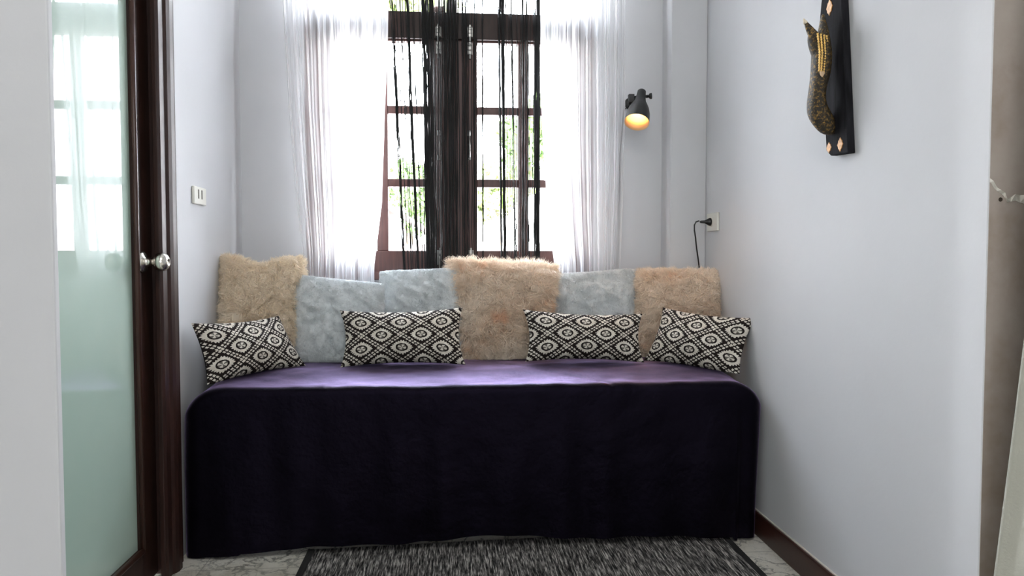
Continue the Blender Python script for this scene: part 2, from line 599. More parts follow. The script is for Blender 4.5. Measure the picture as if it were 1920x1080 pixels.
# ------------------------------------------------------------------ window_1
win = st(empty('window_1', (0, YB, ZW0)))
fy0, fy1 = YB + 0.005, YB + 0.09
fr_ = MB()
Z_L0, Z_L1 = 1.985, 2.06
Z_R = 1.945   # the rail laps over the tops of the sashes
fr_.box((XWL, fy0, ZW0), (XWL + 0.03, fy1, ZW1)).box((XWR - 0.03, fy0, ZW0), (XWR, fy1, ZW1))
fr_.box((XWL, fy0 - 0.02, ZW0), (XWR, fy1, ZW0 + 0.035)).box((XWL, fy0, ZW1 - 0.05), (XWR, fy1, ZW1))
fr_.build('window_frame', M['window_wood'], win, bevel=0.003)
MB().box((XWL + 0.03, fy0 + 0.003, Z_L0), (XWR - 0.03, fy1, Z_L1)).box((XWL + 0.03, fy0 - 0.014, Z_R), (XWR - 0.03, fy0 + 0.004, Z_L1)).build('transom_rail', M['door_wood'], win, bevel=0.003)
tr_ = MB()
tr_.box((-0.007, fy0 + 0.01, Z_L1), (0.030, fy1 - 0.01, ZW1 - 0.05))
tr_.build('transom_mullion', M['window_wood'], win, bevel=0.002)
MB().box((XWL + 0.03, YB + 0.05, Z_L1), (XWR - 0.03, YB + 0.054, ZW1 - 0.05)).build('transom_glass', M['glass'], win)
def sash(xs0, xs1, panes, name='window_sash'):
    """casement with 2 x 3 panes; panes = x spans of glass"""
    s_ = MB()
    y0, y1 = YB + 0.012, YB + 0.052
    zb, zt = ZW0 + 0.0345, Z_L0 + 0.0005
    z_rows = [(1.028, 1.308), (1.343, 1.626), (1.661, 1.937)]
    s_.box((xs0, y0, zb), (panes[0][0], y1, zt)).box((panes[1][1], y0, zb), (xs1, y1, zt))
    s_.box((panes[0][0], y0, zb), (panes[1][1], y1, z_rows[0][0]))
    s_.box((panes[0][0], y0, z_rows[2][1]), (panes[1][1], y1, zt))
    s_.box((panes[0][1], y0 + 0.004, z_rows[0][0]), (panes[1][0], y1 - 0.004, z_rows[2][1]))
    for i in range(2):
        for p in panes:
            s_.box((p[0], y0 + 0.006, z_rows[i][1]), (p[1], y1 - 0.006, z_rows[i + 1][0]))
    if xs0 > 0:
        s_.box((xs0 - 0.016, y0 - 0.009, zb + 0.01), (xs0 + 0.016, y0 + 0.001, zt - 0.01))
    o = s_.build(name, M['window_wood'], win, bevel=0.0025)
    MB().box((panes[0][0] - 0.005, YB + 0.03, 1.02), (panes[1][1] + 0.005, YB + 0.034, 1.945)).build('glass_pane', M['glass'], o)
    return o
sL = sash(XWL + 0.0295, 0.006, [(-0.499, -0.323), (-0.273, -0.100)])
sR = sash(0.010, XWR - 0.0295, [(0.117, 0.298), (0.345, 0.526)])
def pull(x, sash_o, yz=YB + 0.012):
    h = MB()
    h.tube([(x, yz - 0.001, 1.435), (x, yz - 0.022, 1.437), (x, yz - 0.024, 1.49), (x, yz - 0.022, 1.543), (x, yz - 0.001, 1.545)], 0.0045, 8)
    h.box((x - 0.007, yz - 0.003, 1.425), (x + 0.007, yz, 1.447)).box((x - 0.007, yz - 0.003, 1.533), (x + 0.007, yz, 1.555))
    h.build('sash_handle', M['bolt'], sash_o, True)
def bolt(x, z0, z1, sash_o, yz=YB + 0.012):
    h = MB()
    h.box((x - 0.011, yz - 0.003, z0), (x + 0.011, YB + 0.012 if z0 < 1.5 else yz, z1))
    h.tube([(x, yz - 0.008, z0 - 0.02), (x, yz - 0.008, z1 + 0.01)], 0.0042, 8)
    for t in (0.12, 0.5, 0.88):
        zz = z0 + (z1 - z0) * t
        h.box((x - 0.009, yz - 0.014, zz - 0.006), (x + 0.009, yz - 0.002, zz + 0.006))
    h.tube([(x, yz - 0.008, (z0 + z1) / 2 + 0.02), (x, yz - 0.024, (z0 + z1) / 2 + 0.02)], 0.004, 8)
    h.build('tower_bolt', M['bolt'], sash_o)
pull(at(823, 270, Y=YB).x, sL)
pull(at(880, 275, Y=YB).x, sR)
for px_, s_ in ((822, sL), (881, sR)):
    x_ = at(px_, 60, Y=YB).x
    bolt(x_, 1.955, 1.995, s_, YB - 0.0095)
    bolt(x_, 1.885, 1.935, s_)
    bolt(at(px_ + 2, 485, Y=YB).x, 0.965, 1.03, s_)

# ------------------------------------------------------------------ door_1 (in the left wall, closed)
door = st(empty('door_1', (XL, (YD0 + YD1) / 2, 0)))
# moulded casing and jamb: profile in X (out of the wall) and Y, extruded up
def vprof(pts, z0, z1, mb):
    mb.prism([(x, y, z0) for x, y in pts], (0, 0, z1 - z0))
cs = MB()
vprof([(XL - 0.002, 2.335), (XL + 0.012, 2.335), (XL + 0.018, 2.345), (XL + 0.019, 2.375), (XL + 0.026, 2.385), (XL + 0.031, 2.40),
       (XL + 0.031, 2.425), (XL + 0.026, 2.438), (XL + 0.018, 2.448), (XL + 0.014, 2.466), (XL + 0.016, 2.475), (XL + 0.012, 2.488), (XL - 0.002, 2.488)], 0, 2.38, cs)
cs.box((XL - 0.002, YD0 + 0.001, 2.29), (XL + 0.02, 2.335, 2.38))
cs.build('door_casing', M['door_wood'], door, bevel=0.0015)
jb = MB()
jb.box((XL - 0.10, YD1 - 0.035, 0), (XL - 0.003, YD1 - 0.001, 2.3)).box((XL - 0.10, YD0 + 0.001, 0), (XL - 0.003, YD0 + 0.03, 2.3))
jb.box((XL - 0.10, YD0 + 0.03, 2.27), (XL - 0.003, YD1 - 0.035, 2.299))
jb.build('door_jamb', M['door_wood'], door, bevel=0.002)
XF = XL - 0.028            # face of the door leaf
lf = MB()
y0, y1 = YD0 + 0.034, YD1 - 0.038
yg0, yg1 = y0 + 0.11, 2.262
lf.box((XF, yg1, 0.008), (XF - 0.035, y1, 2.265)).box((XF, y0, 0.008), (XF - 0.035, yg0, 2.265))
lf.box((XF, yg0, 0.008), (XF - 0.035, yg1, 0.125)).box((XF, yg0, 2.15), (XF - 0.035, yg1, 2.265))
leaf = lf.build('door_leaf', M['door_wood'], door, bevel=0.002)
bd = MB()
def bead(p0, p1, q):
    bd.tube([p0, p1], 0.0085, 10)
bead((XF + 0.001, yg1 + 0.006, 0.12), (XF + 0.001, yg1 + 0.006, 2.155), 0)
bead((XF + 0.001, yg0 - 0.006, 0.12), (XF + 0.001, yg0 - 0.006, 2.155), 0)
bead((XF + 0.001, yg0 - 0.006, 0.12), (XF + 0.001, yg1 + 0.006, 0.12), 0)
bead((XF + 0.001, yg0 - 0.006, 2.155), (XF + 0.001, yg1 + 0.006, 2.155), 0)
bd.build('glazing_bead', wood('bead_wood', (0.03, 0.012, 0.008), (0.06, 0.024, 0.016), 0.3), leaf, True)
MB().box((XF - 0.012, yg0 - 0.004, 0.12), (XF - 0.018, yg1 + 0.004, 2.155)).build('glass_pane', M['frosted'], leaf)
kn = MB()
kx, ky, kz = XF, 2.305, 0.985
kn.lathe([(0, 0.0), (0, 0.033), (0.004, 0.033), (0.009, 0.028), (0.012, 0.016), (0.016, 0.0125), (0.034, 0.0125), (0.039, 0.017),
          (0.045, 0.025), (0.055, 0.0285), (0.066, 0.027), (0.074, 0.021), (0.078, 0.013), (0.078, 0.010), (0.075, 0.008), (0.075, 0.0)], (kx, ky, kz), (1, 0, 0), 40)
kn.build('doorknob', M['chrome'], leaf, True)

# ------------------------------------------------------------------ floor things
# rug
rq = [at(578, 1034, Z=0), at(1350, 994, Z=0)]
ang = 0.035
dx = Vector((math.cos(ang), math.sin(ang), 0))
dy = Vector((math.sin(ang) * 0.3, -1, 0)).normalized()
rl, rr_ = Vector((rq[0].x, rq[0].y, 0)), Vector((rq[1].x, rq[1].y, 0))
rug = empty('rug', ((rl.x + rr_.x) / 2, 2.0, 0))
tagp(rug, 'black and grey streaky woven rug on the marble floor before the daybed', 'rug')
def quad_slab(p0, p1, p2, p3, z0, z1, nx=1):
    mb = MB()
    mb.prism([(p.x, p.y, z0) for p in (p0, p1, p2, p3)], (0, 0, z1 - z0))
    return mb
L_ = 1.15
bw = 0.022
quad_slab(rl + Vector((bw, 0, 0)), rr_ - Vector((bw, 0, 0)), rr_ - Vector((bw, 0, 0)) + Vector((0, -L_, 0)), rl + Vector((bw, -L_, 0)), 0.001, 0.008).build('woven_field', M['rug'], rug, bevel=0.002)
quad_slab(rl, rl + Vector((bw, 0, 0)), rl + Vector((bw, -L_, 0)), rl + Vector((0, -L_, 0)), 0.001, 0.0095).build('binding', M['rug_edge'], rug, bevel=0.003)
quad_slab(rr_ - Vector((bw, 0, 0)), rr_, rr_ + Vector((0, -L_, 0)), rr_ + Vector((-bw, -L_, 0)), 0.001, 0.0095).build('binding', M['rug_edge'], rug, bevel=0.003)

# ------------------------------------------------------------------ daybed under its cover
ZB = 0.567
def crown(y):
    t = max(0.0, min(1.0, (y - 2.53) / 0.27))
    return 0.014 * t * t * (3 - 2 * t)
def bed_mesh():
    x0, x1, yf, yb = -0.886, 1.094, 2.486, 3.125
    # outline from back-left, front-left, front-right, back-right
    def outline(inset, n_corner=10):
        pts = []
        a0, a1, b0 = x0 + inset, x1 - inset, yf + inset
        r = max(0.055 - inset, 0.012)
        def seg(p, q, n):
            for i in range(n):
                t = i / n
                pts.append((p[0] + (q[0] - p[0]) * t, p[1] + (q[1] - p[1]) * t))
        seg((a0, yb), (a0, b0 + r), 24)
        for i in range(n_corner):
            t = PI + (PI / 2) * i / n_corner
            pts.append((a0 + r + r * math.cos(t), b0 + r + r * math.sin(t)))
        seg((a0 + r, b0), (a1 - r, b0), 220)
        for i in range(n_corner):
            t = -PI / 2 + (PI / 2) * i / n_corner
            pts.append((a1 - r + r * math.cos(t), b0 + r + r * math.sin(t)))
        seg((a1, b0 + r), (a1, yb), 24)
        pts.append((a1, yb))
        return pts
    verts, faces = [], []
    def topz(x, y):
        z = ZB + crown(y) + 0.004 * noise.noise(Vector((x * 5, y * 6, 0))) + 0.0022 * noise.noise(Vector((x * 16, y * 18, 3)))
        # the mattress rounds down towards both ends
        for d in (x - x0, x1 - x):
            if d < 0.14:
                z -= 0.075 * ((0.14 - d) / 0.14) ** 2.4
        z -= 0.0035 * math.exp(-((x - 0.55 + (y - 2.5) * 0.9) / 0.012) ** 2)
        return z
    rings = []
    # roundover then drop
    rr = 0.028
    prof = [(0.055, 0), (rr, 0)] + [(rr * (1 - math.sin(t * PI / 12)), rr * (1 - math.cos(t * PI / 12))) for t in range(1, 7)]
    for ins, dz in prof:
        o = outline(ins)
        rings.append([(x, y, topz(x, y) - dz) for x, y in o])
    base = outline(0)
    nz = 26
    n = len(base)
    for k in range(1, nz + 1):
        t = k / nz
        row = []
        for i, (x, y) in enumerate(base):
            ztop = topz(x, y) - rr
            # hem height along the front
            hem = 0.036 + 0.012 * math.sin(x * 4.0 + 1.0) + 0.006 * math.sin(x * 11)
            if x < -0.70:
                hem *= max(0.0, (x + 0.88) / 0.18) * 0.8
                hem = max(hem, 0.004)
            if x > 0.98:
                hem *= 0.35
            z = ztop + (hem - ztop) * t
            # outward direction
            pi_, ni = base[max(i - 1, 0)], base[min(i + 1, n - 1)]
            tx, ty = ni[0] - pi_[0], ni[1] - pi_[1]
            l = math.hypot(tx, ty) or 1
            nx_, ny_ = ty / l, -tx / l
            s = i * 0.0088
            fold = (math.sin(s * 34 + 2.5 * noise.noise(Vector((s * 3, 0, 0)))) * 0.5 + noise.noise(Vector((s * 9, t * 1.2, 1))) * 1.1) * 0.011 * t ** 0.8
            corner = 1.0
            out = fold + 0.006 * t
            if y > yf + 0.02 and (x < x0 + 0.05 or x > x1 - 0.05):
                out = min(out, 0.003)
            if x > 1.0:
                out = -0.030 * t if y > yf + 0.03 else out * 0.6 - 0.022 * t
            if x < -0.80:
                out = min(out, 0.012)
            xx, yy = x + nx_ * out, y + ny_ * out
            xx = max(xx, XL + 0.006)
            xx = min(xx, XR - 0.004)
            row.append((xx, yy, z))
        rings.append(row)
    for r_ in rings:
        verts += r_
    for k in range(len(rings) - 1):
        for i in range(n - 1):
            a = k * n + i
            faces.append((a, a + 1, a + n + 1, a + n))
    # top surface: grid filling the first ring (strips across X)
    o = outline(0.055)
    NX, NY = 120, 30
    ax0, ax1, ay0 = x0 + 0.055, x1 - 0.055, yf + 0.055
    g0 = len(verts)
    for j in range(NY + 1):
        for i in range(NX + 1):
            x = ax0 + (ax1 - ax0) * i / NX
            y = ay0 + (yb - ay0) * j / NY
            verts.append((x, y, topz(x, y) + 0.0002))
    for j in range(NY):
        for i in range(NX):
            a = g0 + j * (NX + 1) + i
            faces.append((a, a + 1, a + NX + 2, a + NX + 1))
    me = bpy.data.meshes.new('daybed')
    me.from_pydata(verts, [], faces)
    me.update()
    return me
bed = link('daybed', bed_mesh(), M['spread'], None, True)
tagp(bed, 'low daybed under a floor-length black cover with purple sheen, below the window', 'daybed')

# ------------------------------------------------------------------ cushions
def cushion_geo(cor, thick, pinch=0.05, N=40, seed=0, wr=0.004, power=0.55, wscale=9, sag=None, crease=0.0, rc=0.0):
    """cor: TL, TR, BR, BL seam corners in space; returns verts, faces, uvs, sampler"""
    TL, TR, BR, BL = cor
    nrm = ((TR - TL).cross(BL - TL) + (BR - BL).cross(BR - TR) * -1)
    nrm = (TR - TL + BR - BL).cross(BL - TL + BR - TR).normalized()
    if nrm.y > 0:
        nrm = -nrm
    w = ((TR - TL).length + (BR - BL).length) / 2
    h = ((BL - TL).length + (BR - TR).length) / 2
    def pos(u, v, side):
        # u right, v up, both -1..1
        pu = u * (1 - pinch * (1 - v * v) * 1.0)
        pv = v * (1 - pinch * (1 - u * u) * (w / h) ** 0.5)
        if sag and v > 0:
            pv -= sag * v * math.exp(-abs((u + 0.12) / 0.42) ** 1.4)
        cr_ = 1 - rc * (u * v) ** 4
        pu *= cr_
        pv *= cr_
        s, t = (pu + 1) / 2, (1 - pv) / 2
        p = (TL * (1 - s) + TR * s) * (1 - t) + (BL * (1 - s) + BR * s) * t
        e = max(0.0, (1 - u ** 4) * (1 - v ** 4))
        d = thick * 0.5 * (max(0.0, (1 - abs(u) ** 2.2)) ** power) * (max(0.0, (1 - abs(v) ** 2.2)) ** power)
        nz = noise.noise(Vector((u * 0.5 * w * wscale + seed * 7.3, v * 0.5 * h * wscale, side * 3.1 + seed)))
        nz2 = noise.noise(Vector((u * 0.5 * w * wscale * 3.1 + seed, v * 0.5 * h * wscale * 2.2 + seed * 2, side)))
        d += (nz * wr * 2 + nz2 * wr) * e
        if crease:
            q = Vector((u * 0.5 * w * 11 + seed + 0.6 * nz2, v * 0.5 * h * 11 + u * 1.2 + seed * 3, 0))
            rg = (1 - abs(noise.noise(q)) * 3.2)
            rg2 = (1 - abs(noise.noise(q * 2.3 + Vector((4, 1, 2)))) * 3.2)
            top = 0.35 + 0.65 * max(0.0, min(1.0, (v + 0.5)))
            d += crease * (max(rg, 0) ** 1.5 + 0.5 * max(rg2, 0) ** 1.5) * e * top
        d = max(d, 0.0015 * e)
        return p + nrm * d * side
    verts, faces, uvs = [], [], []
    idx = {}
    for side in (1, -1):
        for j in range(N + 1):
            for i in range(N + 1):
                edge = i in (0, N) or j in (0, N)
                if side == -1 and edge:
                    idx[(side, i, j)] = idx[(1, i, j)]
                    continue
                # cluster towards the seams
                u = math.sin((i / N - 0.5) * PI)
                v = math.sin((j / N - 0.5) * PI)
                idx[(side, i, j)] = len(verts)
                verts.append(pos(u, v, side))
                uvs.append((u * w / 2, v * h / 2))
    for side in (1, -1):
        for j in range(N):
            for i in range(N):
                q = [idx[(side, i, j)], idx[(side, i + 1, j)], idx[(side, i + 1, j + 1)], idx[(side, i, j + 1)]]
                faces.append(tuple(q if side == 1 else q[::-1]))
    return verts, faces, uvs, pos, nrm

def add_strands(verts, faces, uvs, pos, nrm, n, ln, wd, lay, seed, back=0.25, droop=0.4, per=28, spread=0.075):
    """pile made of locks: the strands of one lock start apart and lean towards one tip"""
    rnd = random.Random(seed)
    e = 0.004
    G3 = lambda s_: Vector((rnd.gauss(0, s_), rnd.gauss(0, s_), rnd.gauss(0, s_)))
    for c in range(n // per):
        side = 1 if rnd.random() > back else -1
        cu, cv = rnd.uniform(-1, 1), rnd.uniform(-1, 1)
        if rnd.random() < 0.3:           # thicker along the seams
            if rnd.random() < 0.5:
                cu = math.copysign(1 - rnd.random() ** 2 * 0.1, cu)
            else:
                cv = math.copysign(1 - rnd.random() ** 2 * 0.1, cv)
        p = pos(cu, cv, side)
        pu = pos(min(cu + e, 1), cv, side) - pos(max(cu - e, -1), cv, side)
        pv = pos(cu, min(cv + e, 1), side) - pos(cu, max(cv - e, -1), side)
        if pu.length < 1e-7 or pv.length < 1e-7:
            continue
        pu.normalize()
        pv.normalize()
        nn_ = pu.cross(pv)
        nn_ = nn_ if nn_.dot(nrm * side) > 0 else -nn_
        ew = max(abs(cu), abs(cv)) ** 8
        out = nn_ * (1 - lay) * (1 - ew * 0.75) + (pu * (cu ** 7) + pv * (cv ** 7)) * ew * 0.9
        th = rnd.uniform(0, 2 * PI)
        out += (pu * math.cos(th) + pv * (math.sin(th) - droop)) * lay * 1.3 * (1 - 0.6 * ew)
        out.normalize()
        L = ln * rnd.uniform(0.65, 1.15)
        tip_c = p + out * L + Vector((0, 0, -droop * 0.3 * L))
        for k in range(per):
            u = max(-1, min(1, cu + rnd.gauss(0, spread)))
            v = max(-1, min(1, cv + rnd.gauss(0, spread)))
            r = pos(u, v, side)
            tip = tip_c + (r - p) * 0.35 + G3(L * 0.10)
            mid = (r + tip) * 0.5 + nn_ * L * 0.16 * (1 - ew) + G3(L * 0.05)
            d = tip - r
            sd = d.cross(G3(1))
            if sd.length < 1e-7:
                continue
            sd.normalize()
            a = len(verts)
            verts += [r - sd * wd, r + sd * wd, mid + sd * wd * 0.8, mid - sd * wd * 0.8, tip]
            faces += [(a, a + 1, a + 2, a + 3), (a + 3, a + 2, a + 4)]
            uvs += [(u, v)] * 5

def build_cushion(name, cor, thick, mat, label, cat, group, strands=None, back=False, **k):
    ctr = (cor[2] + cor[3]) / 2
    verts, faces, uvs, pos, nrm = cushion_geo(cor, thick, **k)
    if strands:
        add_strands(verts, faces, uvs, pos, nrm, *strands)
    # the cushion rests on the cover: nothing of it goes below the top
    verts = [tuple(Vector((p.x, p.y, max(p.z, ZB + crown(p.y) + 0.002))) - ctr) for p in verts]
    me = bpy.data.meshes.new(name)
    me.from_pydata(verts, [], faces)
    ul = me.uv_layers.new(name='UVMap')
    data = [0.0] * (len(me.loops) * 2)
    vi = [0] * len(me.loops)
    me.loops.foreach_get('vertex_index', vi)
    for i, q in enumerate(vi):
        data[2 * i], data[2 * i + 1] = uvs[q]
    ul.data.foreach_set('uv', data)
    me.update()
    if back:
        h_ = len(me.polygons) // 2
        for p_ in list(me.polygons)[h_:]:
            p_.material_index = 1
        mat = [mat, M['black_cloth']]
    o = link(name, me, mat, None, True)
    o.location = ctr
    return tagp(o, label, cat, group)

V = Vector
def quad(px, ys):
    """four seam corners TL TR BR BL from photo corners and their real distance"""
    return [at(x, y, Y=d) for (x, y), d in zip(px, ys)]

SQ = 'square cushions along the back of the daybed'
LB = 'patterned lumbar cushions on the daybed'
# (corners TL TR BR BL), distances
FUR_N = 38000
build_cushion('fur_cushion', quad([(413, 478), (570, 483), (556, 684), (417, 678)], [2.98, 3.12, 3.05, 2.86]), 0.15, M['tan_fur'],
              'shaggy tan fur cushion in the left corner, against the left wall', 'cushion', SQ,
              strands=(FUR_N, 0.034, 0.0013, 0.36, 11), pinch=0.035, seed=1, wr=0.006, sag=0.20, power=0.42, rc=0.05)
build_cushion('fur_cushion', quad([(846, 492), (1040, 500), (1008, 678), (868, 676)], [3.115, 3.115, 3.05, 3.05]), 0.13, M['peach_fur'],
              'long-haired peach fur cushion in the middle, tallest of the row', 'cushion', SQ,
              strands=(52000, 0.052, 0.0013, 0.36, 12, 0.25, 0.45, 30, 0.085), pinch=0.03, seed=2, wr=0.005, power=0.42, rc=0.03)
build_cushion('fur_cushion', quad([(1192, 507), (1352, 508), (1340, 684), (1198, 680)], [3.13, 3.00, 2.91, 3.06]), 0.14, M['peach_fur'],
              'curly peach fur cushion at the right end, against the right wall', 'cushion', SQ,
              strands=(FUR_N, 0.034, 0.0013, 0.36, 13), pinch=0.03, seed=3, wr=0.006, power=0.42, rc=0.06)
build_cushion('plush_cushion', quad([(544, 511), (724, 530), (724, 683), (552, 685)], [3.08, 3.00, 2.95, 3.00]), 0.13, M['grey_plush'],
              'pale grey plush cushion beside the tan fur one, leftmost of the greys', 'cushion', SQ,
              strands=(36000, 0.007, 0.0006, 0.5, 14, 0.2, 0.3, 20, 0.04), pinch=0.04, seed=4, wr=0.006, wscale=12, power=0.38, crease=0.018, N=64, rc=0.05)
build_cushion('plush_cushion', quad([(708, 506), (872, 499), (872, 680), (720, 682)], [3.15, 3.10, 3.02, 3.06]), 0.12, M['grey_plush'],
              'pale grey plush cushion touching the left side of the tall peach fur one', 'cushion', SQ,
              strands=(36000, 0.007, 0.0006, 0.5, 15, 0.2, 0.3, 20, 0.04), pinch=0.04, seed=5, wr=0.006, wscale=12, power=0.38, crease=0.018, N=64, rc=0.05)
build_cushion('plush_cushion', quad([(1036, 512), (1195, 500), (1192, 680), (1040, 680)], [3.16, 3.12, 3.05, 3.08]), 0.11, M['grey_plush'],
              'blue-grey plush cushion between the two peach fur cushions', 'cushion', SQ,
              strands=(36000, 0.007, 0.0006, 0.5, 16, 0.2, 0.3, 20, 0.04), pinch=0.04, seed=6, wr=0.003, wscale=9, power=0.42, crease=0.008, N=64, rc=0.05)
build_cushion('lumbar_cushion', quad([(358, 606), (523, 592), (574, 686), (388, 724)], [2.57, 2.92, 2.89, 2.56]), 0.12, M['ikat'],
              'black and cream diamond cushion slanting against the left wall', 'cushion', LB, pinch=0.09, back=True, seed=7, wr=0.002)
build_cushion('lumbar_cushion', quad([(637, 582), (868, 576), (873, 684), (638, 689)], [2.89, 2.89, 2.83, 2.83]), 0.14, M['ikat'],
              'black and cream diamond cushion standing before the two left grey ones', 'cushion', LB, pinch=0.09, back=True, seed=8, wr=0.002)
build_cushion('lumbar_cushion', quad([(980, 580), (1205, 588), (1208, 680), (985, 678)], [2.90, 2.89, 2.83, 2.84]), 0.14, M['ikat'],
              'black and cream diamond cushion before the blue-grey cushion, right of centre', 'cushion', LB, pinch=0.09, back=True, seed=9, wr=0.002)
build_cushion('lumbar_cushion', quad([(1243, 576), (1417, 596), (1387, 708), (1207, 676)], [2.92, 2.64, 2.62, 2.89]), 0.12, M['ikat'],
              'black and cream diamond cushion tilted against the right wall', 'cushion', LB, pinch=0.09, back=True, seed=10, wr=0.002)

# ------------------------------------------------------------------ curtains
def sheer(name, left, right, yc, z0, z1, label, seed, nu=260, nv=60):
    """left / right: lists of (z, x) giving both edges"""
    def edge(l, z):
        for (za, xa), (zb_, xb) in zip(l, l[1:]):
            if za >= z >= zb_:
                t = (za - z) / (za - zb_)
                return xa + (xb - xa) * t
        return l[-1][1]
    verts, faces, uvs = [], [], []
    for j in range(nv + 1):
        z = z1 + (z0 - z1) * j / nv
        xa, xb = edge(left, z), edge(right, z)
        for i in range(nu + 1):
            s = i / nu
            n1 = noise.noise(V((s * 6, z * 0.35, seed)))
            ph = s * 2 * PI * 17 + n1 * 5
            x = xa + (xb - xa) * s + 0.006 * math.cos(ph * 0.5 + seed)
            amp = 0.014 + 0.010 * noise.noise(V((s * 8, z * 0.6, seed + 4)))
            y = yc + amp * math.sin(ph) + 0.004 * noise.noise(V((s * 50, z * 1.1, seed)))
            verts.append((x, y, z))
            uvs.append((s * 1.3 + seed, z))
    for j in range(nv):
        for i in range(nu):
            a = j * (nu + 1) + i
            faces.append((a, a + 1, a + nu + 2, a + nu + 1))
    me = bpy.data.meshes.new(name)
    me.from_pydata(verts, [], faces)
    ul = me.uv_layers.new(name='UVMap')
    vi = [0] * len(me.loops)
    me.loops.foreach_get('vertex_index', vi)
    d = []
    for q in vi:
        d += uvs[q]
    ul.data.foreach_set('uv', d)
    o = link(name, me, M['sheer'], None, True)
    return tagp(o, label, 'curtain', 'white sheer curtains at the window')
YS = 3.215
def pe(lst):
    out = []
    for x, y in lst:
        p = at(x, y, Y=YS)
        out.append((p.z, p.x))
    return [(2.62, out[0][1])] + out + [(0.6, out[-1][1])]
sheer('sheer_curtain', pe([(528, 0), (540, 200), (552, 350), (566, 480)]), pe([(728, 0), (727, 90), (722, 200), (717, 380), (703, 500)]), YS, 0.68, 2.61,
      'white sheer curtain left of the black strings, behind the grey cushions', 1)
sheer('sheer_curtain', pe([(1016, 0), (1016, 120), (1020, 260), (1030, 400), (1043, 500)]), pe([(1170, 0), (1170, 200), (1167, 350), (1160, 500)]), YS, 0.68, 2.61,
      'white sheer curtain right of the black strings, beside the wall lamp', 2.7)
# strings
rs = random.Random(3)
smb = MB()
bunch = [(748, 9, 1.3, .042), (756, 2, 1.5, .04), (763, 4, 1.5, .035), (775, 14, 2.0, .036), (782, 2, 1.5, .03), (790, 1, 2, .02), (799, 16, 2.2, .012), (805, 14, 2.2, .012), (811, 14, 3, .008),
         (820, 5, 6, 0), (832, 8, 6, 0), (845, 14, 7, 0), (858, 12, 7, 0), (872, 6, 6, 0), (887, 6, 4, 0), (906, 3, 1.0, .003), (938, 8, 1.1, .01), (944, 14, 1.4, .008), (951, 1, 1, .005),
         (958, 1, 1, .01), (964, 5, 1.2, .016), (978, 8, 4, 0), (987, 6, 4, 0), (1003, 4, 1.5, -.002), (1009, 24, 2.4, 0.0)]
YST = 3.235
for px_, n_, sp_, dr_ in bunch:
    for k in range(n_):
        x0 = at(px_ + rs.gauss(0, sp_), 250, Y=YST).x
        drift = rs.gauss(dr_, 0.002)
        top = rs.gauss(0, 0.006)
        sd = rs.random() * 50
        pts = []
        yy = YST + rs.uniform(-0.004, 0.006)
        N_ = 34
        z0_ = rs.uniform(0.74, 0.80)
        for i in range(N_ + 1):
            z = 2.6 + (z0_ - 2.6) * i / N_
            t = (1.46 - z)
            x = x0 + drift * t + (top * max(0, z - 1.9) * 1.5) + 0.0035 * noise.noise(V((z * 5, sd, 0))) + 0.002 * noise.noise(V((z * 17, sd, 5)))
            pts.append((x, yy + 0.003 * noise.noise(V((z * 6, sd, 9))), z))
        smb.tube(pts, rs.uniform(0.0014, 0.0023), 4, False)
so = smb.build('string_curtain', M['string'])
tagp(so, 'black string curtain hanging in thin bunches over the middle of the window', 'curtain', kind='stuff')
rod = MB()
rod.tube([(-0.80, 3.225, 2.615), (0.84, 3.225, 2.615)], 0.011, 12)
for x in (-0.78, 0.82):
    rod.tube([(x, 3.225, 2.615), (x, YB, 2.615)], 0.006, 8)
    rod.lathe([(0, 0.011), (0.006, 0.018), (0.018, 0.02), (0.03, 0.012), (0.034, 0.0)], (x + (0.02 if x > 0 else -0.02), 3.225, 2.615), (1 if x > 0 else -1, 0, 0), 16)
tagp(rod.build('curtain_rod', M['rod'], smooth=True), 'thin dark curtain rod above the window carrying sheers and strings', 'curtain rod')

# cream curtain at the right edge of the frame
def cream():
    verts, faces = [], []
    NU, NV = 90, 40
    for j in range(NV + 1):
        z = 2.5 - 2.48 * j / NV
        xe = 1.063 + (z - 0.373) * 0.0985 if z < 0.9 else 1.115 + (z - 0.9) * 0.05
        for i in range(NU + 1):
            s = i / NU
            x = xe + s * 0.55
            y = 1.35 + 0.022 * math.sin(s * 40 + 1.2 * noise.noise(V((s * 4, z, 0)))) * (0.5 + 0.5 * (2.5 - z) / 2.5)
            verts.append((x, y, z))
    for j in range(NV):
        for i in range(NU):
            a = j * (NU + 1) + i
            faces.append((a, a + 1, a + NU + 2, a + NU + 1))
    me = bpy.data.meshes.new('cream_curtain')
    me.from_pydata(verts, [], faces)
    o = link('cream_curtain', me, M['cream_curtain'], None, True)
    md = o.modifiers.new('solid', 'SOLIDIFY')
    md.thickness = 0.002
    return tagp(o, 'cream curtain hanging at the far right before the beige wall', 'curtain')
cream()

